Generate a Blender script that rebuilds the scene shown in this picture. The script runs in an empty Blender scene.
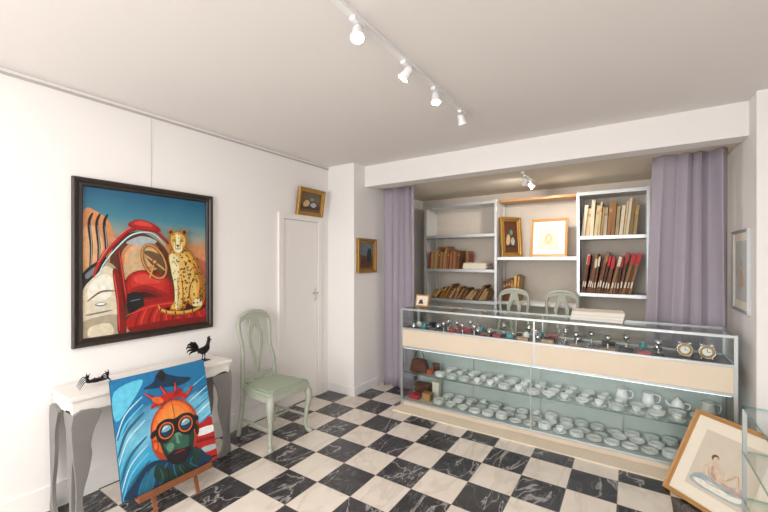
import bpy, math, random
from mathutils import Vector, Matrix
random.seed(7)
S=bpy.context.scene
try:
    S.view_settings.view_transform='Standard'
    S.view_settings.look='None'
    S.view_settings.exposure=0.0
except Exception as e: print(e)

def lin(h):
    h=h.lstrip('#'); c=[int(h[i:i+2],16)/255 for i in (0,2,4)]
    return tuple(x/12.92 if x<=.04045 else ((x+.055)/1.055)**2.4 for x in c)
MATS={}
def mat(name,col,rough=.5,metal=0.,var=.06,scale=12.,bump=0.,emis=0.):
    if name in MATS: return MATS[name]
    c=lin(col) if isinstance(col,str) else col
    m=bpy.data.materials.new(name); m.use_nodes=True
    n=m.node_tree.nodes; l=m.node_tree.links; b=n['Principled BSDF']
    b.inputs['Roughness'].default_value=rough; b.inputs['Metallic'].default_value=metal
    tc=n.new('ShaderNodeTexCoord'); no=n.new('ShaderNodeTexNoise'); no.inputs['Scale'].default_value=scale; no.inputs['Detail'].default_value=4
    l.new(tc.outputs['Object'],no.inputs['Vector'])
    mx=n.new('ShaderNodeMix'); mx.data_type='RGBA'
    mx.inputs[6].default_value=tuple(x*(1-var) for x in c)+(1,); mx.inputs[7].default_value=tuple(min(1,x*(1+var)) for x in c)+(1,)
    l.new(no.outputs['Fac'],mx.inputs[0]); l.new(mx.outputs[2],b.inputs['Base Color'])
    if bump>0:
        bp=n.new('ShaderNodeBump'); bp.inputs['Strength'].default_value=bump; bp.inputs['Distance'].default_value=.01
        l.new(no.outputs['Fac'],bp.inputs['Height']); l.new(bp.outputs['Normal'],b.inputs['Normal'])
    if emis>0:
        b.inputs['Emission Color'].default_value=c+(1,); b.inputs['Emission Strength'].default_value=emis
    MATS[name]=m; return m
def glass(name='glass',tint=(.965,.985,.98),refl=.06):
    m=bpy.data.materials.new(name); m.use_nodes=True; n=m.node_tree.nodes; l=m.node_tree.links; n.clear()
    o=n.new('ShaderNodeOutputMaterial'); t=n.new('ShaderNodeBsdfTransparent'); g=n.new('ShaderNodeBsdfGlossy'); x=n.new('ShaderNodeMixShader')
    t.inputs[0].default_value=tint+(1,); g.inputs['Roughness'].default_value=.03
    lw=n.new('ShaderNodeLayerWeight'); lw.inputs[0].default_value=.3
    mm=n.new('ShaderNodeMath'); mm.operation='MULTIPLY_ADD'; mm.inputs[1].default_value=.35; mm.inputs[2].default_value=refl*.3
    l.new(lw.outputs['Fresnel'],mm.inputs[0]); l.new(mm.outputs[0],x.inputs[0])
    l.new(t.outputs[0],x.inputs[1]); l.new(g.outputs[0],x.inputs[2]); l.new(x.outputs[0],o.inputs[0])
    MATS[name]=m; return m
def ramp_mat(name,stops,axis=2,lo=0.,hi=1.,noise=.05,nscale=3.,rough=.6):
    m=bpy.data.materials.new(name); m.use_nodes=True; n=m.node_tree.nodes; l=m.node_tree.links; b=n['Principled BSDF']
    b.inputs['Roughness'].default_value=rough
    tc=n.new('ShaderNodeTexCoord'); sp=n.new('ShaderNodeSeparateXYZ'); l.new(tc.outputs['Object'],sp.inputs[0])
    mr=n.new('ShaderNodeMapRange'); mr.inputs[1].default_value=lo; mr.inputs[2].default_value=hi; l.new(sp.outputs[axis],mr.inputs[0])
    no=n.new('ShaderNodeTexNoise'); no.inputs['Scale'].default_value=nscale; no.inputs['Detail'].default_value=5; l.new(tc.outputs['Object'],no.inputs[0])
    ma=n.new('ShaderNodeMath'); ma.operation='MULTIPLY_ADD'; ma.inputs[1].default_value=noise; l.new(no.outputs['Fac'],ma.inputs[0]); l.new(mr.outputs[0],ma.inputs[2])
    cr=n.new('ShaderNodeValToRGB'); l.new(ma.outputs[0],cr.inputs[0])
    e=cr.color_ramp.elements
    e[0].position=stops[0][0]; e[0].color=lin(stops[0][1])+(1,); e[1].position=stops[-1][0]; e[1].color=lin(stops[-1][1])+(1,)
    for p,c in stops[1:-1]:
        q=e.new(p); q.color=lin(c)+(1,)
    l.new(cr.outputs[0],b.inputs['Base Color']); MATS[name]=m; return m

def catmull(p,closed=True,k=6):
    n=len(p); out=[]
    rng=range(n) if closed else range(n-1)
    for i in rng:
        if closed: a,b,c,d=[Vector(p[(i+j)%n]) for j in(-1,0,1,2)]
        else: a,b,c,d=[Vector(p[min(max(i+j,0),n-1)]) for j in(-1,0,1,2)]
        for s in range(k):
            t=s/k; out.append(.5*((2*b)+(c-a)*t+(2*a-5*b+4*c-d)*t*t+(3*b-a-3*c+d)*t**3))
    if not closed: out.append(Vector(p[-1]))
    return out

class B:
    def __init__(s,name): s.name=name; s.v=[]; s.f=[]; s.mi=[]; s.sm=[]; s.mats=[]; s.M=Matrix.Identity(4)
    def idx(s,m):
        m=MATS[m] if isinstance(m,str) else m
        if m not in s.mats: s.mats.append(m)
        return s.mats.index(m)
    def add(s,vs,fs,m,smooth=False):
        o=len(s.v); s.v+=[s.M@Vector(v) for v in vs]; i=s.idx(m)
        for f in fs: s.f.append([o+k for k in f]); s.mi.append(i); s.sm.append(smooth)
    def box(s,a,b,m,R=None):
        a=Vector(a); b=Vector(b)
        vs=[(x,y,z) for x in(a.x,b.x) for y in(a.y,b.y) for z in(a.z,b.z)]
        if R is not None: vs=[R@Vector(v) for v in vs]
        s.add(vs,[(0,1,3,2),(4,6,7,5),(0,4,5,1),(2,3,7,6),(0,2,6,4),(1,5,7,3)],m)
    def tube(s,pts,r,m,n=8,smooth=True,closed=False,flat=1.):
        pts=[Vector(p) for p in pts]; N=len(pts)
        if not isinstance(r,(list,tuple)): r=[r]*N
        vs=[];fs=[]; prev=None
        for i,p in enumerate(pts):
            if closed: t=(pts[(i+1)%N]-pts[i-1]).normalized()
            else: t=(pts[min(i+1,N-1)]-pts[max(i-1,0)]).normalized()
            if prev is None:
                up=Vector((0,0,1)) if abs(t.z)<.9 else Vector((0,1,0))
                x=t.cross(up).normalized()
            else: x=(prev-t*prev.dot(t)).normalized()
            prev=x; y=t.cross(x)
            for k in range(n):
                a=2*math.pi*(k+.5)/n; vs.append(p+x*math.cos(a)*r[i]+y*math.sin(a)*r[i]*flat)
        M=N if closed else N-1
        for i in range(M):
            for k in range(n):
                a=i*n+k; b=i*n+(k+1)%n; j=((i+1)%N)*n
                fs.append((a,b,j+(k+1)%n,j+k))
        if not closed: fs.append(tuple(range(n))[::-1]); fs.append(tuple((N-1)*n+k for k in range(n)))
        s.add(vs,fs,m,smooth)
    def stube(s,pts,r,m,n=8,k=5,**kw):
        if isinstance(r,(int,float)): r=[r]*len(pts)
        q=catmull([tuple(p)+(rr,) for p,rr in zip(pts,r)],closed=kw.get('closed',False),k=k)
        s.tube([v[:3] for v in q],[max(v[3],.0005) for v in q],m,n,**kw)
    def cyl(s,a,b,r,m,r2=None,n=16,smooth=True): s.tube([a,b],[r,r if r2 is None else r2],m,n,smooth)
    def lathe(s,prof,c,m,n=20,R=None):
        c=Vector(c); vs=[];fs=[]
        for r,z in prof:
            for k in range(n):
                a=2*math.pi*k/n; v=Vector((r*math.cos(a),r*math.sin(a),z))
                if R is not None: v=R@v
                vs.append(c+v)
        for i in range(len(prof)-1):
            for k in range(n):
                fs.append((i*n+k,i*n+(k+1)%n,(i+1)*n+(k+1)%n,(i+1)*n+k))
        s.add(vs,fs,m,True)
    def ell(s,c,r,m,R=None,n=14):
        prof=[(math.sin(math.pi*i/10)*1+1e-4,-math.cos(math.pi*i/10)) for i in range(11)]
        T=Matrix.Diagonal(Vector(r)); T=(R@T) if R is not None else T
        s.lathe(prof,c,m,n,T)
    def prism(s,pts,th,m,M):
        N=len(pts); vs=[M@Vector((p[0],p[1],0)) for p in pts]+[M@Vector((p[0],p[1],th)) for p in pts]
        fs=[tuple(range(N))[::-1],tuple(range(N,2*N))]+[(i,(i+1)%N,N+(i+1)%N,N+i) for i in range(N)]
        s.add(vs,fs,m)
    def done(s,bevel=0.,parent=None,loc=None,rotz=0.,scale=1.):
        me=bpy.data.meshes.new(s.name); me.from_pydata([tuple(v) for v in s.v],[],s.f)
        for m in s.mats: me.materials.append(m)
        me.polygons.foreach_set('material_index',s.mi); me.polygons.foreach_set('use_smooth',s.sm); me.update()
        o=bpy.data.objects.new(s.name,me); S.collection.objects.link(o)
        if bevel>0:
            b=o.modifiers.new('bevel','BEVEL'); b.width=bevel; b.segments=2; b.limit_method='ANGLE'; b.angle_limit=math.radians(50)
        if loc: o.location=loc
        o.rotation_euler[2]=rotz; o.scale=(scale,)*3
        if parent: o.parent=parent
        return o
def basis(o,u,v):
    u=Vector(u).normalized(); v=Vector(v).normalized(); n=u.cross(v)
    M=Matrix.Identity(4)
    for i in range(3): M[i][0]=u[i];M[i][1]=v[i];M[i][2]=n[i];M[i][3]=o[i]
    return M

# ---------- materials ----------
mat('wall_white','#f1eeec',.85,var=.012,scale=3,bump=.03)
mat('ceiling_white','#e9e4e1',.9,var=.012,scale=2,bump=.03)
mat('beam_white','#efecea',.85,var=.01)
mat('niche_ceiling','#e3d8c8',.85,var=.01)
mat('trim_white','#f0eeec',.5,var=.01)
mat('door_white','#efebe7',.45,var=.01)
mat('rail_grey','#b9b5b2',.5)
mat('alu','#c4c8ca',.35,.7,var=.05)
mat('shelf_white','#dfdfde',.45,.1,var=.03)
mat('shelf_back','#d0c6ba',.7)
mat('beige','#e2d3bd',.6,var=.03)
mat('cab_in','#b9c3bf',.5,var=.05)
mat('cab_deck','#55565a',.4,var=.15)
mat('curtain','#a9a1ad',.85,var=.04,scale=40,bump=.1)
mat('black','#141212',.45); mat('frame_dark','#2a211d',.4,var=.2,scale=30); mat('iron','#171618',.4,.5)
mat('gold','#a9803f',.35,.5,var=.3,scale=40,bump=.3); mat('goldwood','#b98a55',.4,.1,var=.15,scale=20)
mat('wood','#8a5230',.5,var=.25,scale=15); mat('cream','#ece3d2',.8,var=.02); mat('paper','#d3c8b6',.8,var=.1)
mat('silver','#cfd0d2',.2,.9); mat('white_china','#f6f7f5',.18,var=.01); mat('green_china','#e3e9e3',.2); mat('blue_china','#e4e4de',.2)
mat('chair_paint','#a9ad9f',.55,var=.12,scale=25,bump=.08); mat('chair_seat','#9fab98',.85,var=.12,scale=60,bump=.15)
mat('table_white','#e8e4de',.4,var=.02); mat('table_grey','#7d7a78',.5,var=.08)
mat('lamp_white','#ececec',.3); mat('emit','#fff4e2',.5,emis=25.); mat('led','#f4fbff',.5,emis=2.5)
glass('glass'); glass('glass_edge',(.72,.86,.82),.15)

def floor_mat():
    m=bpy.data.materials.new('checker_marble'); m.use_nodes=True; n=m.node_tree.nodes; l=m.node_tree.links; b=n['Principled BSDF']
    T=.29
    def M(op,a,b_=None,c=None):
        x=n.new('ShaderNodeMath'); x.operation=op
        for i,q in enumerate((a,b_,c)):
            if q is None: continue
            if isinstance(q,(int,float)): x.inputs[i].default_value=q
            else: l.new(q,x.inputs[i])
        return x.outputs[0]
    tc=n.new('ShaderNodeTexCoord'); sp=n.new('ShaderNodeSeparateXYZ'); l.new(tc.outputs['Object'],sp.inputs[0])
    X=M('MULTIPLY_ADD',sp.outputs[0],1/T,-1.33/T+.5+40); Y=M('MULTIPLY_ADD',sp.outputs[1],1/T,-2.63/T+.5+40)
    fx=M('FLOOR',X); fy=M('FLOOR',Y); par=M('FLOORED_MODULO',M('ADD',fx,fy),2.)
    gx=M('ABSOLUTE',M('SUBTRACT',M('FRACT',X),.5)); gy=M('ABSOLUTE',M('SUBTRACT',M('FRACT',Y),.5))
    g=M('GREATER_THAN',M('MAXIMUM',gx,gy),.4945)
    cv=n.new('ShaderNodeCombineXYZ'); l.new(M('MULTIPLY_ADD',fx,3.17,X),cv.inputs[0]); l.new(M('MULTIPLY_ADD',fy,5.31,Y),cv.inputs[1]); l.new(M('MULTIPLY',fx,1.7),cv.inputs[2])
    def vein(scale,dist,w,mul):
        no=n.new('ShaderNodeTexNoise'); no.inputs['Scale'].default_value=scale; no.inputs['Detail'].default_value=6; no.inputs['Distortion'].default_value=dist
        mp=n.new('ShaderNodeMapping'); mp.inputs['Scale'].default_value=(1,.45,1); mp.inputs['Rotation'].default_value=(0,0,.7); l.new(cv.outputs[0],mp.inputs[0]); l.new(mp.outputs[0],no.inputs['Vector'])
        a=M('ABSOLUTE',M('SUBTRACT',no.outputs['Fac'],.5)); mr=n.new('ShaderNodeMapRange'); mr.inputs[1].default_value=0; mr.inputs[2].default_value=w; mr.inputs[3].default_value=mul; mr.inputs[4].default_value=0
        l.new(a,mr.inputs[0]); return mr.outputs[0]
    v1=vein(1.1,1.0,.013,.8); v3=vein(2.2,1.4,.02,.3); v2=vein(1.3,.6,.05,.25)
    def mix(f,a,b_):
        x=n.new('ShaderNodeMix'); x.data_type='RGBA'
        for i,q in ((0,f),(6,a),(7,b_)):
            if isinstance(q,tuple): x.inputs[i].default_value=q+(1,)
            elif isinstance(q,(int,float)): x.inputs[i].default_value=q
            else: l.new(q,x.inputs[i])
        return x.outputs[2]
    no=n.new('ShaderNodeTexNoise'); no.inputs['Scale'].default_value=2.5; no.inputs['Detail'].default_value=5; l.new(cv.outputs[0],no.inputs[0])
    blk0=mix(no.outputs['Fac'],lin('#1f1e21'),lin('#444245')); wht0=mix(no.outputs['Fac'],lin('#ebe2d7'),lin('#d6cbbe'))
    blk=mix(v1,mix(v3,blk0,lin('#8d8a8a')),lin('#b5b1af')); wht=mix(v2,wht0,lin('#a08f80'))
    c=mix(par,blk,wht); c=mix(g,c,lin('#8b857d')); l.new(c,b.inputs['Base Color'])
    b.inputs['Roughness'].default_value=.24
    MATS['floor']=m
floor_mat()

# ---------- room ----------
def rbox(name,a,b,m,bevel=0):
    q=B(name); q.box(a,b,m); return q.done(bevel)
H=2.64
rbox('floor',(-.1,-2.7,-.1),(4.2,5.1,0),'floor')
rbox('ceiling',(-.1,-2.7,H),(4.2,5.1,H+.1),'ceiling_white')
rbox('wall_left',(-.1,-2.6,0),(0,5.0,H),'wall_white')
rbox('wall_right',(4.1,-2.6,0),(4.2,5.0,H),'wall_white')
rbox('wall_back',(-.1,5.0,0),(4.2,5.1,H),'shelf_back')
rbox('wall_niche_left',(0,3.33,0),(.39,5.0,H),'wall_white')
rbox('wall_niche_right',(3.68,3.36,0),(4.1,5.0,H),'wall_white')
rbox('ceiling_beam',(.39,3.54,2.40),(3.68,3.72,H),'beam_white')
rbox('ceiling_niche',(.39,3.72,2.42),(3.68,5.0,H),'niche_ceiling')
rbox('floor_niche',(1.0,3.86,0),(3.08,4.56,.17),'beige')
q=B('wall_front')
q.box((-.1,-2.7,0),(.5,-2.6,H),'wall_white'); q.box((3.6,-2.7,0),(4.2,-2.6,H),'wall_white')
q.box((.5,-2.7,0),(3.6,-2.6,.4),'wall_white'); q.box((.5,-2.7,2.4),(3.6,-2.6,H),'wall_white'); q.done()
q=B('window_1')  # unseen window and its wall opening, added behind the camera for light
for x in (.5,2.02,3.54): q.box((x,-2.68,.4),(x+.06,-2.62,2.4),'trim_white')
for z in (.4,2.34): q.box((.5,-2.68,z),(3.6,-2.62,z+.06),'trim_white')
q.box((.5,-2.655,.4),(3.6,-2.645,2.4),'glass'); q.done()
q=B('trim_1'); q.box((0,-2.6,H-.035),(.012,3.33,H-.022),'rail_grey'); q.done()
def base(name,a,b):
    q=B(name); q.box(a,b,'trim_white'); q.done(.004)
base('baseboard_left',(0,-2.6,0),(.014,2.56,.15))
base('baseboard_corner',(0,3.22,0),(.014,3.316,.10))
base('baseboard_pillar',(0,3.316,0),(.404,3.33,.10))
base('baseboard_niche',(.39,3.33,0),(.404,3.78,.10))
base('baseboard_right',(3.666,3.346,0),(4.1,3.36,.10))
q=B('door_1')
y0,y1,zt=2.63,3.14,1.97
q.box((.001,y0-.06,0),(.026,y0,zt),'door_white'); q.box((.001,y1,0),(.026,y1+.06,zt),'door_white'); q.box((.001,y0-.06,zt),(.027,y1+.06,zt+.06),'door_white')
q.box((.001,y0,0),(.003,y1,zt),'rail_grey'); q.box((.003,y0+.006,.008),(.014,y1-.006,zt-.006),'door_white')  # grey backing sheet paints the shadow line in the gap around the leaf
q.box((.014,y1-.05,1.08),(.018,y1-.025,1.22),'silver'); q.cyl((.018,y1-.037,1.17),(.05,y1-.037,1.17),.008,'silver'); q.cyl((.048,y1-.037,1.17),(.048,y1-.12,1.17),.007,'silver')
q.done()

# ---------- framed pictures ----------
def framed(name,M,w,h,fw,fd,fmat,canvas,matw=0,matm='cream',paint=None,prof=None,aft=None):
    q=B(name); q.M=M
    pr=prof or [(0,0),(0,fd*.8),(fw*.12,fd),(fw*.45,fd*.85),(fw*.6,fd*.6),(fw*.9,fd*.7),(fw,fd*.55),(fw,.003)]
    vs=[];fs=[]
    for ins,z in pr: vs+=[(ins,ins,z),(w-ins,ins,z),(w-ins,h-ins,z),(ins,h-ins,z)]
    for i in range(len(pr)-1):
        for k in range(4): fs.append((i*4+k,i*4+(k+1)%4,(i+1)*4+(k+1)%4,(i+1)*4+k))
    fs.append((3,2,1,0)); q.add(vs,fs,fmat)
    def quad(i,z,m): q.add([(i,i,z),(w-i,i,z),(w-i,h-i,z),(i,h-i,z)],[(0,1,2,3)],m)
    quad(fw,.004,matm if matw else canvas)
    i=fw
    if matw: i=fw+matw; quad(i,.005,canvas)
    cw,ch=w-2*i,h-2*i; st=[.0055]
    def P(u,v): return (i+u*cw,i+(1-v)*ch,st[0])
    class D: pass
    d=D()
    def poly(pts,m,smooth=True):
        st[0]+=.00012; p=catmull(pts,True,5) if smooth else pts
        p=[(min(max(a[0],0),1),min(max(a[1],0),1)) for a in p]
        vs=[P(*a) for a in p]; q.add(vs,[tuple(range(len(vs)))],m)
    def ell(cx,cy,rx,ry,m,rot=0,n=18):
        poly([(cx+rx*math.cos(t)*math.cos(rot)-ry*math.sin(t)*math.sin(rot),cy+rx*math.cos(t)*math.sin(rot)+ry*math.sin(t)*math.cos(rot)) for t in [2*math.pi*k/n for k in range(n)]],m,False)
    def stroke(pts,wd,m,closed=False):
        st[0]+=.00012; p=[Vector(a[:2]) for a in catmull(pts,closed,5)]; N=len(p); vs=[];fs=[]
        for j in range(N):
            t=(p[(j+1)%N]-p[j-1]) if closed else (p[min(j+1,N-1)]-p[max(j-1,0)])
            nn=Vector((-t.y,t.x)).normalized()*wd/2
            if not closed: nn*=max(.35,math.sin(math.pi*(j+.5)/N)**.5)
            for e in (p[j]+nn,p[j]-nn): vs.append(P(min(max(e.x,0),1),min(max(e.y,0),1)))
        for j in range(N if closed else N-1):
            k=(j+1)%N; fs.append((2*j,2*j+1,2*k+1,2*k))
        q.add(vs,fs,m)
    def blend(pa,pb,cols):
        # nested outlines from pa to pb: soft modelling of a form
        n=len(cols)
        for i_,c in enumerate(cols):
            t=i_/(n-1); poly([(a[0]*(1-t)+b[0]*t,a[1]*(1-t)+b[1]*t) for a,b in zip(pa,pb)],c)
    d.poly,d.ell,d.stroke,d.blend=poly,ell,stroke,blend
    if paint: paint(d)
    if aft: aft(q,w,h)
    return q.done()
def inpoly(x,y,p):
    c=False;j=len(p)-1
    for i in range(len(p)):
        if (p[i][1]>y)!=(p[j][1]>y) and x<(p[j][0]-p[i][0])*(y-p[i][1])/(p[j][1]-p[i][1])+p[i][0]: c=not c
        j=i
    return c
for nm,c in dict(p_red='#b0201c',p_redm='#c02c24',p_redl='#d4453a',p_dred='#7a1513',p_mred='#951a17',p_ddred='#3d0f0e',p_brown='#5a3522',p_tan='#c9a982',p_creamcar='#d8cdb4',p_creaml='#efe8d6',p_creamd='#a89c84',p_leop='#dba544',p_leopm='#e6bb68',p_leopl='#f3dfae',p_leopd='#a8702a',p_spot='#3a2410',p_dark='#1c1a1c',p_grey='#6f7a80',p_greyl='#a7b2b5',p_or='#d9642a',p_orm='#e4762f',p_orl='#f08a3c',p_ord='#a83d1c',p_blue='#1b74a8',p_cyan='#5fc0dd',p_lblue='#bfe3ee',p_navy='#12334d',p_white='#e8eceb',p_lens='#7fa3b4',p_wheel='#a8703a',p_wheell='#d09a5a',p_sand='#c9885a',p_sandl='#dca878',p_pink='#b5604c',p_gbrown='#6b5438',p_teal='#25657e',p_green='#2f5a4c',p_greenl='#5d8a72',p_greend='#17332c',p_palefl='#d4bda6',p_palepk='#bf9c8c').items():
    mat(nm,c,.4,var=.32,scale=34)
ramp_mat('leop_sky',[(0,'#b5401d'),(.45,'#c7602a'),(.62,'#d08e52'),(.74,'#8b9a90'),(.85,'#417f94'),(1,'#1c5f80')],2,1.02,2.03,.08,4,.35)
ramp_mat('pilot_sky',[(0,'#0f4f7c'),(.35,'#1a76a8'),(.6,'#3aa0cc'),(.8,'#7fc6e0'),(1,'#1b6e9e')],2,.1,.8,.5,6)
def leopard(d):
    d.poly([(.0,.2),(.1,.16),(.2,.26),(.24,.5),(.15,.75),(0,.8)],'p_sand'); d.poly([(.0,.3),(.08,.26),(.14,.4),(.05,.55),(0,.55)],'p_sandl')
    d.poly([(.6,.42),(.8,.37),(1,.42),(1,.8),(.7,.7)],'p_sand'); d.poly([(.78,.46),(1,.5),(1,.64),(.85,.56)],'p_pink')
    for x in (.05,.1,.15): d.stroke([(x,.56),(x+.01,.4),(x-.005,.24),(x+.02,.17)],.022,'p_dark'); d.stroke([(x+.004,.54),(x+.013,.4),(x+.0,.25)],.005,'p_greyl')
    d.poly([(.2,.42),(.3,.3),(.45,.29),(.62,.4),(.72,.6),(.98,.8),(.98,.88),(.3,.92),(.18,.7)],'p_brown')
    d.blend([(.27,.43),(.4,.33),(.52,.36),(.58,.44),(.55,.55),(.44,.57),(.3,.6)],[(.32,.44),(.4,.38),(.48,.4),(.52,.44),(.5,.5),(.42,.5),(.34,.52)],['p_sand','p_sandl','p_tan'])
    d.poly([(.28,.52),(.38,.49),(.46,.54),(.44,.59),(.3,.63)],'p_tan'); d.poly([(.3,.36),(.42,.31),(.54,.34),(.5,.37),(.38,.38)],'p_greyl')
    d.poly([(.44,.42),(.56,.44),(.62,.52),(.6,.57),(.5,.52)],'p_gbrown')
    d.blend([(.3,.62),(.4,.56),(.52,.58),(.66,.64),(.68,.8),(.5,.84),(.3,.8)],[(.36,.61),(.42,.59),(.5,.6),(.58,.63),(.56,.66),(.46,.66),(.38,.65)],['p_mred','p_red','p_redm','p_redl'])
    d.blend([(.33,.7),(.44,.67),(.56,.71),(.64,.76),(.52,.79),(.36,.78)],[(.38,.73),(.44,.72),(.5,.74),(.54,.76),(.48,.76),(.4,.76)],['p_mred','p_dred','p_ddred'])
    d.poly([(.3,.74),(.4,.72),(.44,.8),(.42,.87),(.33,.88)],'p_dark'); d.stroke([(.33,.78),(.41,.77)],.006,'p_grey')
    d.poly([(.32,.9),(.42,.83),(.58,.8),(.78,.8),(1,.82),(1,1),(.3,1)],'p_red')
    for k in range(6):
        d.stroke([(.42+.1*k,.84),(.38+.1*k,.92),(.36+.11*k,1)],.022,'p_mred'); d.stroke([(.42+.1*k,.84),(.38+.1*k,.92),(.36+.11*k,1)],.008,'p_dred')
        d.stroke([(.46+.1*k,.84),(.42+.1*k,.91),(.41+.11*k,.98)],.024,'p_redm'); d.stroke([(.465+.1*k,.84),(.425+.1*k,.91),(.415+.11*k,.97)],.01,'p_redl')
    d.stroke([(.3,.88),(.5,.83),(.75,.82),(.98,.84)],.012,'p_redl'); d.poly([(.3,.97),(.6,.95),(1,.96),(1,1),(.3,1)],'p_dred')
    d.blend([(0,.62),(.08,.54),(.17,.5),(.25,.58),(.27,.75),(.3,.95),(.3,1),(0,1)],[(.04,.66),(.1,.6),(.16,.58),(.2,.62),(.2,.68),(.18,.74),(.12,.76),(.04,.74)],['p_creamd','p_creamcar','p_creamcar','p_creaml'])
    d.poly([(.03,.88),(.2,.86),(.26,.9),(.27,1),(0,1),(0,.92)],'p_creamd'); d.poly([(.05,.93),(.18,.92),(.2,1),(.05,1)],'p_creamcar')
    d.poly([(0,.58),(.07,.51),(.16,.47),(.13,.54),(.03,.64),(0,.68)],'p_dark'); d.poly([(.02,.58),(.08,.53),(.12,.51),(.08,.57),(.03,.61)],'p_grey')
    d.poly([(.2,.56),(.25,.58),(.28,.8),(.3,1),(.24,1),(.23,.8)],'p_dred'); d.stroke([(.21,.58),(.235,.75),(.25,.98)],.01,'p_redl')
    d.stroke([(.03,.76),(.12,.7),(.22,.7)],.012,'p_gbrown'); d.stroke([(.02,.85),(.2,.83)],.012,'p_grey'); d.ell(.12,.785,.04,.014,'p_grey'); d.ell(.12,.782,.03,.007,'p_white')
    d.stroke([(.07,.6),(.12,.48),(.22,.36),(.34,.26),(.5,.25),(.64,.36)],.036,'p_dred')
    d.stroke([(.07,.595),(.12,.475),(.22,.355),(.34,.255),(.5,.245),(.63,.35)],.026,'p_red'); d.stroke([(.075,.585),(.125,.465),(.22,.348),(.335,.25),(.49,.238),(.6,.31)],.014,'p_redm'); d.stroke([(.1,.5),(.2,.36),(.33,.25),(.46,.235)],.006,'p_palepk')
    d.stroke([(.09,.62),(.14,.51),(.24,.39),(.35,.3),(.5,.285),(.61,.37)],.01,'p_lblue')
    d.stroke([(.24,.4),(.27,.6),(.3,.8)],.026,'p_dred'); d.stroke([(.245,.42),(.275,.6),(.3,.76)],.008,'p_redl')
    d.blend([(.32,.22),(.4,.19),(.52,.22),(.57,.27),(.45,.275),(.33,.25)],[(.36,.215),(.41,.2),(.48,.215),(.5,.235),(.44,.235),(.37,.23)],['p_mred','p_red','p_redl'])
    W=[(.52+.09*math.cos(t)+.045*math.sin(t),.5+.125*math.sin(t)) for t in [2*math.pi*k/16 for k in range(16)]]
    d.stroke(W,.024,'p_brown',True); d.stroke(W,.017,'p_wheel',True); d.stroke([(a-.003,b-.004) for a,b in W],.006,'p_wheell',True)
    d.stroke([(.43,.44),(.52,.5),(.62,.57)],.014,'p_wheell'); d.stroke([(.52,.5),(.48,.62)],.014,'p_wheell'); d.ell(.52,.5,.026,.022,'p_gbrown'); d.ell(.52,.498,.015,.012,'p_wheell')
    d.poly([(.62,.86),(.7,.84),(.9,.84),(.99,.87),(.9,.91),(.7,.92)],'p_ddred')
    d.stroke([(.97,.82),(.93,.88),(.8,.905),(.66,.895),(.58,.87),(.55,.83)],.03,'p_leopd'); d.stroke([(.97,.815),(.93,.875),(.8,.9),(.66,.89),(.58,.865),(.55,.83)],.02,'p_leop')
    for a,b in ((.62,.885),(.7,.9),(.78,.905),(.86,.895),(.57,.86)): d.ell(a,b,.006,.013,'p_spot')
    body=[(.66,.4),(.74,.36),(.82,.39),(.9,.48),(.96,.6),(.985,.74),(.97,.84),(.88,.865),(.81,.83),(.79,.87),(.74,.885),(.66,.88),(.655,.85),(.69,.8),(.69,.7),(.66,.56),(.635,.47)]
    inner=[(.69,.44),(.74,.41),(.79,.44),(.84,.52),(.88,.62),(.9,.72),(.9,.78),(.86,.8),(.8,.78),(.77,.8),(.74,.84),(.7,.85),(.69,.83),(.71,.78),(.71,.7),(.69,.56),(.67,.48)]
    d.blend(body,inner,['p_leopd','p_leop','p_leop','p_leopm'])
    d.poly([(.86,.5),(.92,.57),(.965,.7),(.955,.81),(.92,.79),(.93,.67),(.89,.57)],'p_leopd')
    d.poly([(.65,.44),(.72,.46),(.73,.58),(.72,.72),(.735,.84),(.7,.87),(.69,.7),(.655,.54)],'p_leopl'); d.poly([(.86,.84),(.9,.8),(.95,.82),(.95,.86),(.88,.865)],'p_leopl')
    d.stroke([(.765,.87),(.77,.75),(.755,.62)],.012,'p_leopd'); d.stroke([(.86,.84),(.83,.76),(.85,.67),(.92,.63)],.013,'p_leopd'); d.stroke([(.72,.88),(.725,.75),(.715,.62)],.008,'p_leopd')
    for a in (.665,.68,.7): d.stroke([(a,.865),(a,.882)],.004,'p_spot')
    n=0
    while n<150:
        x,y=random.uniform(.63,.99),random.uniform(.37,.88)
        if inpoly(x,y,body) and not (x<.73 and y<.43):
            s=.55 if x<.73 else .9
            d.ell(x,y,random.uniform(.007,.011)*s,random.uniform(.006,.009)*s,'p_spot',random.random()*3,7)
            if s>.8 and random.random()<.5: d.ell(x,y,.004,.003,'p_leopd',0,6)
            n+=1
    for a,b in ((.645,.27),(.765,.262)): d.ell(a,b,.026,.024,'p_leopd'); d.ell(a,b+.003,.016,.015,'p_spot')
    head=[(.63,.3),(.665,.268),(.705,.258),(.75,.268),(.782,.3),(.79,.345),(.765,.4),(.715,.432),(.66,.41),(.63,.36)]
    hin=[(.66,.315),(.68,.29),(.705,.28),(.735,.29),(.755,.315),(.76,.345),(.745,.375),(.71,.39),(.675,.38),(.658,.35)]
    d.blend(head,hin,['p_leopd','p_leop','p_leopm']); d.poly([(.67,.37),(.705,.35),(.74,.37),(.745,.405),(.712,.43),(.672,.41)],'p_leopl'); d.poly([(.69,.3),(.705,.28),(.72,.3),(.715,.36),(.692,.36)],'p_leopl')
    for a in (.672,.74): d.ell(a,.333,.017,.011,'p_spot'); d.ell(a,.333,.011,.007,'p_leopl'); d.ell(a,.333,.006,.006,'p_dark')
    for a in (.683,.727): d.stroke([(a,.34),(a+(.705-a)*.1,.375),(a,.4)],.004,'p_spot')
    d.poly([(.688,.366),(.722,.366),(.705,.386)],'p_spot',False); d.stroke([(.705,.385),(.705,.398)],.003,'p_spot'); d.stroke([(.682,.402),(.705,.397),(.728,.402)],.005,'p_spot')
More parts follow.
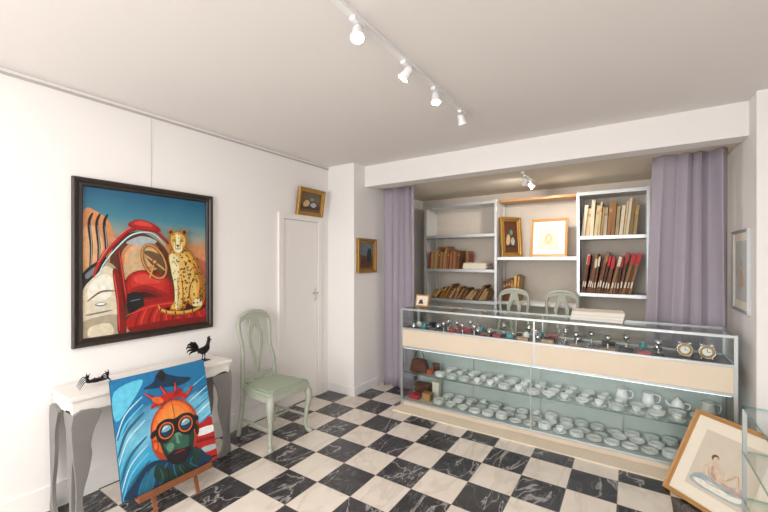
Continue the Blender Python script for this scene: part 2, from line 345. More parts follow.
    for k in range(26):
        x,y=random.uniform(.65,.77),random.uniform(.275,.315); d.ell(x,y,.0035,.0035,'p_spot',0,6)
def wires(q,w,h):
    q.cyl((w*.5,h,.004),(w*.5,h+.52,.004),.0012,'rail_grey',n=6)
framed('leopard_painting',basis((.001,.89,.97),(0,1,0),(0,0,1)),.96,1.11,.055,.035,'frame_dark','leop_sky',paint=leopard,aft=wires)
def pilot(d):
    d.poly([(0,0),(.5,0),(.2,.3),(0,.5)],'p_blue'); d.poly([(.03,.1),(.3,.05),(.2,.2),(.02,.35)],'p_cyan')
    d.poly([(.3,.14),(.4,.1),(.44,.04),(.5,.0),(.55,.05),(.66,.1),(.82,.15),(.7,.19),(.5,.17)],'p_navy'); d.poly([(.44,.06),(.5,.01),(.54,.07),(.5,.11)],'p_dark')
    for k in range(9):
        y=.2+.07*k; d.stroke([(0,y+.3),(.1,y+.12),(.28,y)],.012+.006*(k%3),['p_lblue','p_cyan','p_teal'][k%3]); d.stroke([(1,y*.8),(.88,y*.8+.05),(.76,y*.8+.1)],.012+.006*(k%2),['p_cyan','p_blue','p_lblue'][k%3])
    d.poly([(.74,.6),(.86,.61),(1,.6),(1,1),(.74,1),(.7,.78)],'p_red'); d.poly([(.8,.66),(1,.67),(1,.73),(.8,.72)],'p_white'); d.poly([(.84,.84),(1,.86),(1,.9),(.84,.89)],'p_greyl'); d.poly([(.76,.75),(1,.78),(1,.8),(.78,.78)],'p_dred'); d.stroke([(.78,.95),(1,.97)],.02,'p_ddred')
    # jacket
    d.poly([(.06,1),(.12,.88),(.28,.78),(.5,.82),(.74,.8),(.86,.9),(.88,1)],'p_navy'); d.poly([(.16,.93),(.28,.83),(.36,.84),(.26,1),(.14,1)],'p_teal')
    for a in (.14,.2,.27,.34): d.stroke([(a,1),(a+.03,.92),(a+.1,.84)],.01,'p_blue')
    d.poly([(.34,.82),(.46,.9),(.66,.9),(.76,.8),(.8,.9),(.7,1),(.42,1),(.3,.92)],'p_greend')
    for k in range(6): d.stroke([(.36+.07*k,.86+.02*(k%2)),(.38+.06*k,.93),(.36+.08*k,1)],.014,['p_green','p_dark','p_teal'][k%3])
    # flying helmet
    d.blend([(.31,.6),(.33,.46),(.42,.35),(.56,.3),(.7,.35),(.8,.46),(.83,.6),(.8,.72),(.72,.8),(.56,.82),(.4,.8),(.33,.72)],[(.38,.52),(.4,.46),(.46,.4),(.55,.36),(.63,.38),(.68,.44),(.7,.5),(.68,.54),(.62,.56),(.54,.56),(.44,.56),(.39,.55)],['p_ord','p_or','p_orm','p_orm','p_orl'])
    d.stroke([(.56,.3),(.57,.4),(.575,.5)],.01,'p_ord'); d.ell(.345,.66,.035,.055,'p_ord'); d.ell(.345,.66,.02,.035,'p_or'); d.ell(.8,.65,.025,.05,'p_ddred')
    # face, dark green
    d.blend([(.41,.6),(.57,.56),(.74,.6),(.76,.7),(.71,.82),(.58,.89),(.46,.83),(.4,.7)],[(.47,.68),(.55,.66),(.62,.68),(.64,.71),(.62,.76),(.56,.78),(.5,.76),(.47,.72)],['p_greend','p_green','p_green'])
    d.poly([(.45,.7),(.5,.68),(.53,.72),(.49,.76),(.46,.74)],'p_greenl'); d.poly([(.56,.6),(.6,.6),(.62,.68),(.6,.71),(.565,.71),(.555,.67)],'p_greenl'); d.poly([(.59,.63),(.62,.68),(.61,.71),(.59,.7)],'p_green')
    d.poly([(.44,.79),(.52,.76),(.6,.77),(.7,.78),(.68,.85),(.58,.9),(.48,.86)],'p_dark'); d.stroke([(.52,.79),(.58,.785),(.64,.79)],.014,'p_mred')
    # goggles, one piece
    d.stroke([(.31,.58),(.35,.55),(.41,.53)],.05,'p_dark'); d.stroke([(.75,.53),(.8,.54),(.83,.56)],.05,'p_dark')
    d.poly([(.36,.56),(.39,.485),(.48,.46),(.57,.48),(.66,.46),(.76,.485),(.8,.56),(.77,.64),(.68,.67),(.6,.62),(.54,.62),(.46,.67),(.38,.64)],'p_dark')
    for cx in (.47,.68):
        d.ell(cx,.562,.083,.075,'p_or'); d.ell(cx,.562,.07,.062,'p_dark'); d.ell(cx,.562,.062,.054,'p_navy')
        d.poly([(cx-.05,.56),(cx-.02,.515),(cx+.03,.52),(cx+.05,.555),(cx,.57)],'p_lens'); d.stroke([(cx-.035,.545),(cx-.01,.53),(cx+.02,.53)],.012,'p_white')
    # red streamers on top
    for a,b in (((.46,.36),(.3,.18)),((.52,.32),(.46,.15)),((.58,.31),(.62,.15)),((.66,.34),(.82,.22))):
        d.stroke([a,((a[0]+b[0])/2+.02,(a[1]+b[1])/2),b],.03,'p_dred'); d.stroke([a,((a[0]+b[0])/2+.015,(a[1]+b[1])/2),b],.016,'p_redl')
    d.poly([(.34,.33),(.42,.25),(.56,.23),(.7,.27),(.74,.33),(.6,.29),(.46,.31)],'p_red'); d.ell(.42,.27,.06,.03,'p_or',.4); d.ell(.64,.25,.055,.028,'p_mred',-.3)
framed('aviator_painting',basis((.58,.95,.15),(0,1,0),(-.26,0,.966)),.59,.69,.002,.02,'p_navy','pilot_sky',paint=pilot,prof=[(0,0),(0,.004),(.001,.0045),(.002,.004)])
q=B('wooden_easel')
for y in (1.12,1.38): q.tube([(.612,y,0),(.612-.26*.5-.022,y,.483)],.013,'wood',4,False)
q.box((.572,1.02,.128),(.609,1.47,.146),'wood'); q.box((.61,1.02,.128),(.625,1.47,.165),'wood')
q.tube([(.48,1.25,.46),(.40,1.25,0)],.011,'wood',4,False); q.box((.468,1.1,.44),(.482,1.4,.47),'wood'); q.done()
def still(d):
    d.poly([(.05,.85),(.2,.5),(.5,.35),(.8,.5),(.95,.85)],'p_brown'); d.poly([(.15,.6),(.3,.4),(.45,.5),(.4,.7),(.2,.75)],'p_tan'); d.poly([(.5,.6),(.65,.5),(.8,.6),(.7,.75),(.55,.72)],'p_greyl'); d.ell(.55,.35,.12,.09,'p_greenl'); d.stroke([(.1,.85),(.5,.78),(.9,.85)],.04,'p_dark')
t=math.radians(9)
framed('small_gold_frame_picture',basis((.012,2.80,2.03),(0,1,0),(math.sin(t),0,math.cos(t))),.40,.30,.045,.03,'gold','p_gbrown',paint=still)
framed('small_landscape_picture',basis((.39,3.37,1.39),(0,1,0),(0,0,1)),.37,.40,.05,.035,'gold','p_gbrown',paint=lambda d:(d.poly([(0,.0),(1,0),(1,.45),(.5,.5),(0,.4)],'p_grey'),d.poly([(.1,.9),(.3,.5),(.5,.6),(.8,.45),(.9,.9)],'p_brown'),d.poly([(.55,.7),(.6,.3),(.75,.2),(.88,.35),(.85,.7)],'p_greend')))
def sketch(d):
    d.poly([(.3,.75),(.4,.45),(.6,.4),(.72,.6),(.7,.78)],'p_palefl'); d.stroke([(.35,.6),(.5,.5),(.6,.65),(.5,.75),(.4,.7)],.015,'p_gbrown'); d.ell(.55,.38,.05,.04,'p_palepk')
mat('pl_grey','#c4c6c2',.8)
framed('framed_drawing',basis((3.68,3.98,1.16),(0,-1,0),(0,0,1)),.48,.60,.02,.02,'alu','pl_grey',.06,'cream',paint=sketch)
def nude(d):
    d.poly([(.05,.84),(.2,.72),(.5,.76),(.8,.68),(.95,.8),(.88,.92),(.5,.95),(.1,.93)],'p_greyl'); d.poly([(.1,.86),(.4,.8),(.7,.84),(.88,.8),(.8,.9),(.3,.92)],'p_creaml')
    d.ell(.3,.4,.06,.055,'p_gbrown'); d.ell(.32,.425,.042,.048,'p_palefl')
    d.poly([(.28,.48),(.38,.47),(.45,.54),(.48,.63),(.58,.66),(.6,.73),(.44,.76),(.32,.7),(.26,.6)],'p_palefl'); d.poly([(.3,.54),(.34,.56),(.38,.65),(.45,.73),(.34,.7)],'p_palepk')
    d.stroke([(.28,.51),(.2,.61),(.25,.73)],.045,'p_palefl'); d.stroke([(.4,.5),(.48,.54),(.52,.61)],.035,'p_palefl')
    d.stroke([(.53,.7),(.65,.56),(.7,.52)],.075,'p_palefl'); d.stroke([(.7,.53),(.75,.66),(.79,.77)],.05,'p_palefl'); d.stroke([(.52,.73),(.7,.76),(.85,.77)],.055,'p_palepk')
    d.stroke([(.55,.69),(.65,.57),(.71,.52),(.77,.67)],.006,'p_gbrown'); d.stroke([(.26,.6),(.32,.71),(.46,.77)],.006,'p_gbrown'); d.stroke([(.15,.8),(.4,.83),(.75,.8)],.008,'p_grey')
framed('framed_watercolour',basis((3.185,3.165,0),(.707,-.707,0),(.353,.353,.866)),.56,.58,.028,.022,'goldwood','paper',.075,'cream',paint=nude)

# ---------- chair ----------
def chair(name):
    q=B(name); C='chair_paint'
    seat=[(-.205,-.185),(-.205,.185),(.0,.225),(.2,.235),(.225,.2),(.225,-.2),(.2,-.235),(0,-.225)]
    q.prism(seat,.05,C,Matrix.Translation((0,0,.385)))
    q.prism([(a*.96,b*.95) for a,b in seat],.022,'chair_seat',Matrix.Translation((0,0,.435)))
    q.prism([(a*.85,b*.84) for a,b in seat],.012,'chair_seat',Matrix.Translation((0,0,.455)))
    for s in (-1,1):
        q.stube([(.19,s*.195,.41),(.215,s*.215,.34),(.205,s*.205,.22),(.19,s*.195,.1),(.2,s*.205,.03),(.222,s*.22,.012),(.222,s*.22,0)],[.03,.033,.023,.018,.017,.024,.024],C,8)
        q.stube([(-.235,s*.19,0),(-.205,s*.182,.2),(-.195,s*.175,.42),(-.205,s*.17,.6),(-.235,s*.15,.75),(-.26,s*.165,.9),(-.28,s*.155,1.0),(-.285,s*.10,1.045),(-.287,0,1.062)],[.019,.02,.022,.02,.018,.018,.019,.021,.024],C,8)
        q.tube([(.19,s*.195,.15),(-.212,s*.182,.15)],.012,C,6)
        M=basis((-.2,0,.43),(0,1,0),(-.14,0,1))
        h=[(.02,0),(.06,0),(.055,.06),(.035,.13),(.04,.22),(.072,.33),(.082,.43),(.055,.52),(.038,.6),(.0,.6),(.0,.52),(.03,.47),(.045,.4),(.035,.32),(.012,.22),(.008,.13),(.0,.08),(.0,.0)]
        h=[(s*a,b) for a,b in h]
        if s<0: h=h[::-1]
        q.prism(h,.014,C,M)
    q.box((-.215,-.17,.47),(-.195,.17,.51),C)
    q.tube([(-.01,-.195,.15),(-.01,.195,.15)],.011,C,6)
    M=basis((-.278,0,.975),(0,1,0),(-.1,0,1))
    q.prism([tuple(v) for v in catmull([(-.165,.0),(-.15,.055),(-.09,.075),(-.04,.095),(0,.1),(.04,.095),(.09,.075),(.15,.055),(.165,0),(.1,.03),(0,.045),(-.1,.03)][::-1],True,4)],.018,C,M)
    return q
chair('painted_chair').done(.004,loc=(.365,2.215,0))
chair('painted_chair').done(.004,loc=(1.89,4.25,.17),rotz=-math.pi/2+.15,scale=.96)
chair('painted_chair').done(.004,loc=(2.34,4.25,.17),rotz=-math.pi/2-.1,scale=.96)

# ---------- console table ----------
q=B('console_table')
x0,x1,y0,y1,zt=.018,.35,.78,1.81,.75
q.box((x0,y0,zt-.022),(x1,y1,zt),'table_white'); q.box((x0+.015,y0+.015,zt-.1),(x1-.015,y1-.015,zt-.022),'table_white')
leg=[(0,.65),(.13,.65),(.125,.6),(.1,.54),(.085,.46),(.09,.4),(.075,.3),(.05,.2),(.045,.12),(.06,.05),(.085,.025),(.085,0),(.02,0),(.0,.03),(.012,.1),(.015,.2),(.008,.32),(0,.42)]
legc=[tuple(v) for v in catmull(leg,True,3)]
for (cx,sx) in ((x1-.015,-1),(x0+.016,1)):
    for (cy,sy) in ((y0+.015,1),(y1-.015,-1)):
        q.prism(legc,.02,'table_grey',basis((cx,cy,0),(sx,0,0),(0,0,1)))
        if sx<0: q.prism(legc,.02,'table_grey',basis((cx,cy,0),(0,sy,0),(0,0,1)))
q.done(.002)

# ---------- figurines ----------
def rooster(name):
    q=B(name); I='iron'
    q.box((-.03,-.045,0),(.03,.045,.006),I)
    for s in (-1,1):
        q.stube([(s*.012,0,.07),(s*.014,.006,.045),(s*.014,-.002,.008)],[.009,.005,.004],I,6)
        for dy in (-.012,.0,.014): q.tube([(s*.014,-.002,.009),(s*.014+dy*.6,.022,.008)],.003,I,5)
    q.stube([(0,-.05,.095),(0,-.025,.088),(0,.005,.085),(0,.03,.1),(0,.042,.125),(0,.046,.15),(0,.05,.165)],[.01,.024,.03,.026,.016,.012,.011],I,10)
    q.ell((0,.053,.166),(.011,.016,.012),I)
    q.tube([(0,.066,.166),(0,.085,.161)],[.006,.0008],I,6)
    q.prism([(.038,.172),(.036,.19),(.045,.182),(.05,.198),(.056,.184),(.064,.195),(.066,.178)],.004,I,Matrix(((0,0,1,-.002),(1,0,0,0),(0,1,0,0),(0,0,0,1))))
    q.ell((0,.063,.15),(.003,.006,.01),I)
    for a,L in ((1.9,.07),(2.15,.085),(2.4,.09),(2.65,.085),(2.95,.07),(3.3,.05)):
        c=Vector((0,-.045,.1)); d=Vector((0,math.cos(a),math.sin(a)))
        q.stube([c,c+d*L*.5,c+d*L+Vector((0,-.015,-.002)),c+d*L+Vector((0,-.032,-.022))],[.008,.009,.008,.001],I,6)
    for s in (-1,1):
        for k in range(3): q.stube([(s*.026,.02-.005*k,.1-.01*k),(s*.032,-.01,.09-.01*k),(s*.02,-.05+.008*k,.085-.012*k)],[.005,.008,.001],I,6)
    return q
rooster('rooster_figurine').done(loc=(.2,1.66,.75),rotz=.1,scale=.95)
def crab():
    q=B('crab_figurine'); I='iron'
    q.ell((0,0,.038),(.028,.036,.014),I,n=16)
    for s in (-1,1):
        for k in range(4):
            x=-.026+.013*k; q.stube([(x,s*.028,.038),(x*1.8,s*.06,.06-.006*k),(x*2.6,s*.09,.0025)],[.004,.0035,.0012],I,6)
        q.stube([(.024,s*.022,.036),(.04,s*.052,.045),(.05,s*.055,.07)],[.005,.005,.006],I,6)
        q.ell((.05,s*.053,.08),(.007,.01,.013),I)
        q.tube([(.05,s*.058,.086),(.05,s*.056,.108)],[.005,.001],I,6); q.tube([(.05,s*.047,.086),(.05,s*.038,.102)],[.004,.001],I,6)
        q.tube([(.026,s*.01,.046),(.032,s*.012,.06)],.002,I,5); q.ell((.032,s*.012,.062),(.004,.004,.004),I,n=8)
    return q
crab().done(loc=(.2,.955,.75),rotz=-.15,scale=.95)

# ---------- curtains ----------
def curtain(name,x0,x1,y,z0,z1,folds,amp,fl=0.):
    q=B(name); nx=folds*18; nz=20; vs=[];fs=[]
    for j in range(nz+1):
        t=j/nz; z=z0+(z1-z0)*t
        for i in range(nx+1):
            u=i/nx; uu=u+.035*math.sin(2*math.pi*u*1.5+1); a=amp*(.7+.3*math.sin(5*u+2*t+1)); ph=2*math.pi*folds*uu+.5*math.sin(2.2*t+6*u)
            x=x0-fl*(1-t)*(1-u)+(x1-x0)*u+.006*math.sin(ph*2)
            vs.append((x,y+a*math.sin(ph)+.15*a*math.sin(ph*2.3+2*t),z))
    for j in range(nz):
        for i in range(nx):
            k=j*(nx+1)+i; fs.append((k,k+1,k+nx+2,k+nx+1))
    q.add(vs,fs,'curtain',True); o=q.done(); m=o.modifiers.new('s','SOLIDIFY'); m.thickness=.003; return o
curtain('curtain',.415,.88,3.87,.005,2.415,5,.042)
curtain('curtain',3.15,3.63,3.92,.005,2.415,4,.055,.08)

# ---------- display counter ----------
q=B('display_counter')
x0,x1,y0,y1,zt=.96,3.60,3.40,3.80,1.03; A='alu'; p=.022; xm=2.30
q.box((x0,3.42,0),(x1,y1,.05),'beige')
for x in (x0,x1-p):
    for y in (y0,y1-p): q.box((x,y,.0),(x+p,y+p,zt),A)
for z in (.05,.615,.81,zt-.02):
    for y in (y0,y1-p): q.box((x0+p,y,z),(x1-p,y+p,z+.02),A)
    for x in (x0,x1-p): q.box((x,y0+p,z),(x+p,y1-p,z+.02),A)
for y in (y0,y1-p): q.box((xm-.008,y+.002,.635),(xm+.008,y+p-.002,zt-.02),A)
q.box((xm-.03,y0+.002,.07),(xm-.022,y0+.012,.615),A)
q.box((x0+p,y0+.004,.635),(x1-p,y0+.016,.81),'beige')
for x in (x0+.004,x1-.016): q.box((x,y0+p,.635),(x+.012,y1-p,.81),'beige')
q.box((x0+.004,y0+.01,.055),(x1-.004,y1-.004,.068),'cab_in')
q.box((x0+.01,y0+.02,.79),(x1-.01,y1-.01,.818),'cab_deck'); q.box((x0+.01,y0+.02,.625),(x1-.01,y1-.01,.635),'cab_in')
q.box((x0+p,y1-.012,.07),(x1-p,y1-.004,.80),'cab_in')
G='glass'
q.box((x0+p,y0+.006,.07),(x1-p,y0+.010,.615),G); q.box((x0+p,y0+.006,.83),(x1-p,y0+.010,1.01),G)
q.box((x0+p,y1-.010,.83),(x1-p,y1-.006,1.01),G)
for x in (x0+.006,x1-.010): q.box((x,y0+p,.07),(x+.004,y1-p,.615),G); q.box((x,y0+p,.83),(x+.004,y1-p,1.01),G)
q.box((x0+.012,y0+.014,zt-.006),(x1-.012,y1-.014,zt),G)
q.box((x0+.01,y0+.04,.345),(x1-.01,y1-.014,.351),'glass'); q.box((x0+.01,y0+.034,.344),(x1-.01,y0+.04,.352),'glass_edge')
for k in range(1,4):
    x=x0+(x1-x0)*k/4; q.box((x-.004,y1-.03,.07),(x+.004,y1-.015,.615),A)
q.box((x0+.03,y0+.024,.606),(x1-.03,y0+.036,.624),'led')  # glowing strip added to brighten the inside of the case
q.done(.0015)
rbox('floor_threshold',(.96,3.24,0),(3.60,3.40,.012),'beige')

def plate(q,c,r,m): q.lathe([(.001,.004),(r*.6,.003),(r*.7,.006),(r,.016),(r*1.0,.019),(r*.68,.011),(r*.6,.008),(.001,.008)],c,m,18)
def cup(q,c,r,m,a=0.):
    q.lathe([(.001,.002),(r*.5,.0),(r*.55,.008),(r*.9,r*.8),(r,r*1.3),(r*.93,r*1.3),(r*.82,r*.8),(r*.4,.012),(.001,.012)],c,m,14)
    c=Vector(c); e=Vector((math.cos(a),math.sin(a),0)); Z=Vector((0,0,1))
    q.stube([c+e*r*.9+Z*r*1.1,c+e*r*1.5+Z*r*1.05,c+e*r*1.45+Z*r*.5,c+e*r*.75+Z*r*.4],.003,m,5,3)
def bowl(q,c,r,m): q.lathe([(.001,.0),(r*.4,.0),(r*.42,.012),(r*.85,r*.45),(r,r*.7),(r*.94,r*.7),(r*.78,r*.45),(.001,.02)],c,m,18)
def pot(q,c,r,m):
    q.lathe([(.001,0),(r*.6,0),(r*.65,.01),(r,r*.8),(r*.9,r*1.4),(r*.6,r*1.8),(r*.65,r*1.9),(r*.4,r*2.05),(.008,r*2.15),(.012,r*2.3),(.001,r*2.4)],c,m,18)
    c=Vector(c); q.stube([c+Vector((r*.85,0,r*1.5)),c+Vector((r*1.6,0,r*1.4)),c+Vector((r*1.5,0,r*.7)),c+Vector((r*.9,0,r*.6))],.005,m,6,3)
    q.stube([c+Vector((-r*.8,0,r*.7)),c+Vector((-r*1.4,0,r*1.1)),c+Vector((-r*1.6,0,r*1.7))],[.014,.009,.006],m,6,3)
def pitcher(q,c,r,m):
    q.lathe([(.001,0),(r*.7,0),(r*.72,.008),(r,r*.8),(r*.85,r*1.6),(r*.75,r*2),(r*.88,r*2.4),(r*.82,r*2.4),(r*.68,r*2),(.001,r*1.9)],c,m,18)
    c=Vector(c); q.stube([c+Vector((r*.8,0,r*2.2)),c+Vector((r*1.6,0,r*2)),c+Vector((r*1.5,0,r*1)),c+Vector((r*.95,0,r*.8))],.005,m,6,3)
P=B('porcelain_plates'); C=B('porcelain_teacups'); W=['white_china','white_china','white_china','green_china','blue_china']
for lvl,z in ((0,.0685),(1,.3515)):
    for row_ in range(3):
        y=y0+.085+row_*.115
        x=1.38+random.uniform(0,.06)+(.0 if lvl else -.02)
        while x<3.5:
            m=random.choice(W); k=random.random(); r=random.uniform(.052,.0575)
            yy=y+random.uniform(-.003,.003)
            if lvl==0:
                if k<.65:
                    for s in range(random.choice((2,4,6,8))): plate(P,(x,yy,z+s*.006),r,m)
                elif k<.88: bowl(C,(x,yy,z),r,m)
                else: plate(P,(x,yy,z),r,m); cup(C,(x,yy,z+.009),.033,m,random.random()*6)
            else:
                if x>2.9 and row_==2: (pitcher if k<.6 else pot)(C,(x,yy,z),.047,m); x+=.06
                elif k<.6: plate(P,(x,yy,z),r,m); cup(C,(x,yy,z+.009),random.uniform(.03,.037),m,random.random()*6)
                elif k<.8: bowl(C,(x,yy,z),r,m)
                elif k<.84 and x>2.4: pot(C,(x,yy,z),.044,m)
                else:
                    for s in range(5): plate(P,(x,yy,z+s*.007),r,m)
            x+=random.uniform(.12,.132)
P.done(); C.done()
q=B('leather_handbag')
mat('leather','#5a2f1e',.5,var=.2); mat('orange','#b5522a',.5); mat('red','#a3202a',.4)
q.prism([tuple(v) for v in catmull([(-.09,0),(.09,0),(.08,.09),(.06,.13),(-.06,.13),(-.08,.09)],True,4)],.07,'leather',basis((1.12,3.56,.353),(1,0,0),(0,0,1)))
q.stube([(1.06,3.525,.47),(1.08,3.525,.55),(1.12,3.525,.575),(1.16,3.525,.55),(1.18,3.525,.47)],.005,'leather',6)
q.done(.004)
q=B('decorative_boxes')
for x,y,w,d,h,z,m in ((1.26,3.5,.05,.06,.05,.3525,'orange'),(1.27,3.62,.06,.05,.09,.3525,'leather'),(1.08,3.5,.12,.08,.05,.069,'red'),(1.22,3.52,.09,.08,.08,.069,'goldwood'),(1.1,3.66,.16,.1,.12,.069,'leather'),(1.25,3.68,.07,.08,.16,.069,'cream')):
    q.box((x-w/2,y-d/2,z),(x+w/2,y+d/2,z+h*.79),m); q.box((x-w/2-.003,y-d/2-.003,z+h*.8),(x+w/2+.003,y+d/2+.003,z+h),m)
q.done(.003)
q=B('jewellery_assortment')
mat('velvet','#26262c',.9); mat('turq','#3f8f98',.4)
x=1.03
while x<3.2:
    w=random.uniform(.06,.12)
    for y in (3.47,3.58,3.69):
        k=random.random(); c=(x+w/2,y,.8185); ww=w*.42
        if k<.3: q.box((c[0]-ww,y-.035,.8185),(c[0]+ww,y+.035,.8185+random.uniform(.012,.04)),random.choice(['velvet','leather','goldwood','cream','turq','velvet','red']))
        elif k<.55: q.lathe([(.001,0),(.024,0),(.03,.01),(.027,.045),(.012,.06),(.001,.065)],c,random.choice(['silver','silver','gold','turq','white_china']),14)
        elif k<.8:
            for s in range(6):
                a=s*1.05; q.ell((c[0]+.022*math.cos(a),y+.024*math.sin(a),.8265),(.009,.009,.008),random.choice(['gold','silver','silver','turq','red']),n=8)
        else: q.lathe([(.001,0),(.022,0),(.006,.01),(.005,.05),(.022,.07),(.024,.1),(.02,.1),(.001,.07)],c,'silver',12)
    x+=w+.01
q.done()
def clock(name,x,y,r):
    q=B(name); R=Matrix.Rotation(math.pi/2,3,'X'); z=.8185+r+.012
    q.lathe([(.001,-.02),(r*.9,-.02),(r,-.01),(r,.015),(r*.88,.02),(r*.86,.014)],(x,y,z),'silver',24,R)
    q.lathe([(.001,.012),(r*.87,.012)],(x,y,z),'gold',24,R); q.lathe([(.001,.013),(r*.55,.013)],(x,y,z),'white_china',24,R)
    q.box((x-.0015,y-.017,z),(x+.0015,y-.015,z+r*.5),'black'); q.box((x,y-.017,z-.0015),(x+r*.4,y-.015,z+.0015),'black')
    for s in (-1,1): q.tube([(x+s*r*.5,y,z-r*.8),(x+s*r*.75,y,.8185)],.004,'silver',6); q.ell((x+s*r*.6,y,z+r*.95),(r*.35,r*.3,r*.22),'silver')
    q.done()
clock('alarm_clock',3.33,3.52,.05); clock('alarm_clock',3.455,3.52,.05)
q=B('card_display'); q.prism([(0,0),(.16,0),(.16,.13),(0,.13)],.012,'goldwood',basis((1.02,3.62,zt+.0005),(1,0,0),(0,.25,1)))
q.prism([(.015,.015),(.145,.015),(.145,.115),(.015,.115)],.014,'cream',basis((1.02,3.6195,zt+.0005),(1,0,0),(0,.25,1)))
q.prism([(.04,.03),(.1,.03),(.08,.08),(.05,.07)],.0155,'p_brown',basis((1.02,3.6195,zt+.0005),(1,0,0),(0,.25,1))); q.done()
q=B('paper_stack')
for k in range(6): q.box((-.19,-.11,k*.013),(.19,.11,k*.013+.012),'cream' if k%2 else 'trim_white',Matrix.Rotation(.03*(k-2),3,'Z'))
q.done(loc=(2.76,3.66,zt+.0005))

# ---------- shelving ----------
def unit(name,x0,x1,y0,y1,zs,zt=2.29):
    q=B(name); M='shelf_white'
    for x in (x0,x1-.03):
        for y in (y0,y1-.03): q.box((x,y,0),(x+.03,y+.03,zt),'alu' if y==y0 else M)
        q.box((x+.011,y0+.03,0),(x+.019,y1-.03,zt),M)
    for z in zs: q.box((x0+.03,y0+.004,z-.03),(x1-.03,y1-.011,z),M); q.box((x0+.03,y0,z-.036),(x1-.03,y0+.004,z+.002),'alu')
    q.box((x0+.03,y1-.01,.1),(x1-.03,y1,zt),'shelf_back')
    return q.done(.0015)
unit('shelving_unit',.62,1.62,4.60,4.97,(2.28,1.87,1.42,1.02,.5,.1))
unit('shelving_unit',2.50,3.16,4.60,4.97,(2.28,1.80,1.18,.6,.1))
q=B('wall_shelf'); q.box((1.622,4.62,1.545),(2.498,4.97,1.575),'shelf_white'); q.box((1.622,4.616,1.54),(2.498,4.62,1.577),'alu'); q.box((1.622,4.70,2.26),(2.498,4.97,2.29),'goldwood'); q.box((1.622,4.62,1.0),(2.498,4.97,1.03),'shelf_white')
q.done()
def row(name,x0,x1,yf,z,h0,h1,t0,t1,pal,lean=0,dep=.22,tag=None):
    q=B(name); x=x0
    while x<x1:
        t=random.uniform(t0,t1); h=random.uniform(h0,h1); a=lean*random.uniform(.6,1.2)
        R=Matrix.Rotation(a,3,'Y'); ct=Vector((x,yf+random.uniform(0,.03),z+.001+(math.sin(abs(a))*t if a>0 else 0)))
        Mx=Matrix.Translation(ct)@R.to_4x4(); q.M=Mx
        m=random.choice(pal); q.box((0,0,0),(t*.9,dep,h),m)
        if tag: q.box((t*.1,-.004,h*.74),(t*1.1,0,h*1.0),random.choice(tag)); q.box((t*.2,-.003,h*.15),(t*.7,0,h*.3),'cream')
        elif random.random()<.5: q.box((t*.1,-.0015,h*.7),(t*.8,0,h*.8),'goldwood')
        q.M=Matrix.Identity(4); x+=t/max(.5,math.cos(a))+.001
    return q.done(.0015)
for nm,c in dict(b1='#74482a',b2='#946a40',b3='#cdb890',b4='#54331f',b5='#a58a5c',b6='#843f2b',b7='#dccfb4',tagred='#c8313a').items(): mat(nm,c,.6,var=.15)
row('row_of_books',.67,1.08,4.63,1.42,.22,.31,.015,.035,['b1','b2','b4','b5','b6'],.08)
row('row_of_canvases',2.54,3.04,4.63,1.80,.3,.39,.018,.04,['b3','b7','b5','b2','b3','b7'],.1,.26)
row('row_of_folders',2.535,3.0,4.62,1.18,.36,.46,.018,.03,['b1','b2','b2','b4','b1'],.2,.26,['tagred','tagred','b7','tagred','b2'])
row('row_of_picture_frames',.7,1.45,4.63,1.02,.12,.22,.02,.04,['b1','b2','b4','gold','b5'],.6,.25)
row('row_of_picture_frames',1.66,1.84,4.66,1.031,.24,.34,.02,.04,['b1','b2','b4','gold'],.1,.25)
q=B('stack_of_papers')
for k in range(7): q.box((1.15+random.uniform(0,.02),4.66,1.4205+k*.012),(1.45+random.uniform(0,.03),4.9,1.4205+k*.012+.011),random.choice(['b7','cream','b3']))
q.box((1.2,4.68,1.508),(1.22,4.88,1.66),'b2'); q.box((1.225,4.68,1.508),(1.235,4.86,1.62),'b6')
q.done()
framed('framed_print',basis((1.98,4.74,1.576),(1,0,0),(0,.17,1)),.41,.46,.03,.022,'goldwood','paper',.06,'cream',paint=lambda d:(d.ell(.5,.55,.2,.25,'p_tan'),d.stroke([(.3,.7),(.5,.35),(.7,.7)],.02,'p_gbrown')))
framed('gilt_framed_painting',basis((1.655,4.66,1.576),(.64,.77,0),(-.077*.8,.064*.8,1)),.30,.50,.055,.035,'gold','p_brown',paint=still)

# ---------- track lights ----------
def spot_light(name,loc,dirv,energy,size,parent,blend=.9,rad=.03):
    L=bpy.data.lights.new(name,'SPOT'); L.energy=energy; L.spot_size=size; L.spot_blend=blend; L.shadow_soft_size=rad; L.color=(1,.93,.84)
    o=bpy.data.objects.new(name,L); S.collection.objects.link(o); o.location=loc
    o.rotation_euler=Vector(dirv).to_track_quat('-Z','Y').to_euler(); o.parent=parent
def track(name,x,ya,yb,zc,heads,e,sz):
    q=B(name); q.box((x-.016,ya,zc-.02),(x+.016,yb,zc),'lamp_white')
    info=[]
    for y,d in heads:
        d=Vector(d).normalized(); p=Vector((x,y,zc-.02))
        q.box((x-.014,y-.04,zc-.035),(x+.014,y+.04,zc-.02),'lamp_white'); q.cyl(p,p-Vector((0,0,.035)),.006,'silver')
        c=p-Vector((0,0,.055))
        R=d.to_track_quat('Z','Y').to_matrix()
        q.lathe([(.001,-.035),(.02,-.035),(.024,-.02),(.024,.0),(.034,.03),(.034,.036),(.029,.034)],c,'lamp_white',18,R)
        q.lathe([(.001,.031),(.03,.031)],c,'emit',18,R); info.append((c+d*.045,d))
    o=q.done()
    for i,(c,d) in enumerate(info): spot_light('spot_bulb_%d'%i,c,d,e,sz,o)
track('track_light',1.97,.75,2.68,H,[(1.34,(.2,-.3,-.8)),(1.78,(-.5,-.25,-.8)),(2.15,(.15,-.2,-.9)),(2.58,(.1,.5,-.9))],9,2.3)
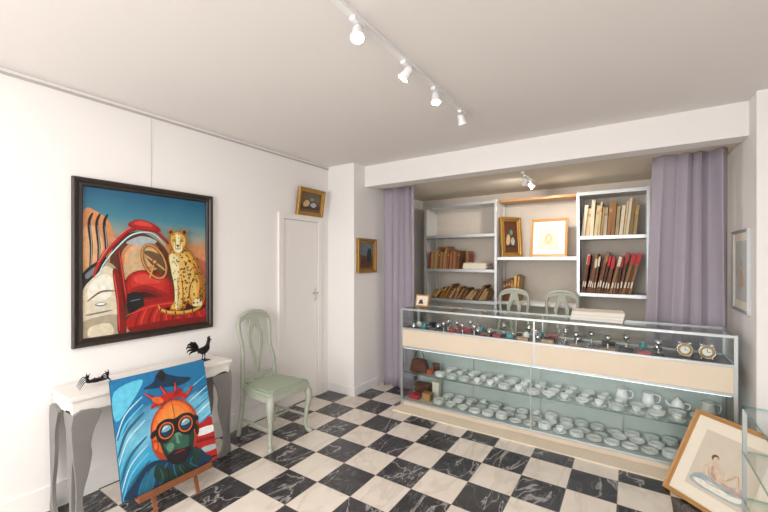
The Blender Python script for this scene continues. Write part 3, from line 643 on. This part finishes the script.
track('niche_track_light',2.10,3.85,4.35,2.42,[(3.98,(-.5,.7,-.7)),(4.24,(.6,.3,-.7))],24,2.7)

# ---------- glass side table ----------
q=B('glass_display_table')
x0,x1,y0,y1=3.50,4.06,2.0,2.755
for x in (x0,x1-.018):
    for y in (y0,y1-.018): q.box((x,y,0),(x+.018,y+.018,.74),'alu')
for z in (.74,.5,.25):
    q.box((x0+.005,y0+.005,z),(x1-.005,y1-.005,z+.01),'glass')
    for a,b in (((x0,y0,z),(x1,y0+.004,z+.012)),((x0,y1-.004,z),(x1,y1,z+.012)),((x0,y0+.004,z),(x0+.004,y1-.004,z+.012)),((x1-.004,y0+.004,z),(x1,y1-.004,z+.012))): q.box(a,b,'glass_edge')
q.done()

q=B('floor_lamp'); q.lathe([(.001,0),(.15,0),(.15,.015),(.02,.03),(.012,.05),(.012,1.75),(.001,1.75)],(1.6,-1.5,0),'alu',24)  # unseen stand and light added behind the camera to brighten the ceiling
q.lathe([(.14,1.68),(.2,1.86),(.197,1.86),(.137,1.68)],(1.6,-1.5,0),'glass',24); fill_stand=q.done()
L=bpy.data.lights.new('lamp_bulb','POINT'); L.energy=62; L.shadow_soft_size=.12; L.color=(1,.965,.93)  # added fill, shines all round
o=bpy.data.objects.new('lamp_bulb',L); S.collection.objects.link(o); o.location=(1.6,-1.5,1.9); o.parent=fill_stand

def area(name,loc,rot,sx,sy,e,col=(1,1,1)):
    L=bpy.data.lights.new(name,'AREA'); L.shape='RECTANGLE'; L.size=sx; L.size_y=sy; L.energy=e; L.color=col
    o=bpy.data.objects.new(name,L); S.collection.objects.link(o); o.location=loc; o.rotation_euler=rot
area('window_daylight',(2.05,-2.58,1.4),(math.radians(90),0,0),3.0,1.9,100,(1,.985,.97))  # area light added at an unseen, assumed window to brighten the room
area('ceiling_panel_light',(2.0,-.9,2.62),(0,0,0),1.6,1.2,32,(1,.975,.95))  # unseen panel added behind the camera to brighten the room
w=bpy.data.worlds.new('World'); S.world=w; w.use_nodes=True
w.node_tree.nodes['Background'].inputs[0].default_value=(.8,.88,1,1); w.node_tree.nodes['Background'].inputs[1].default_value=1.0

cam=bpy.data.cameras.new('Camera'); co=bpy.data.objects.new('Camera',cam); S.collection.objects.link(co)
cam.lens=17.5; cam.sensor_width=36; cam.shift_y=4/768; cam.clip_start=.05
co.location=(3,0,1.54); co.rotation_euler=(math.radians(90),0,math.radians(33.5)); S.camera=co
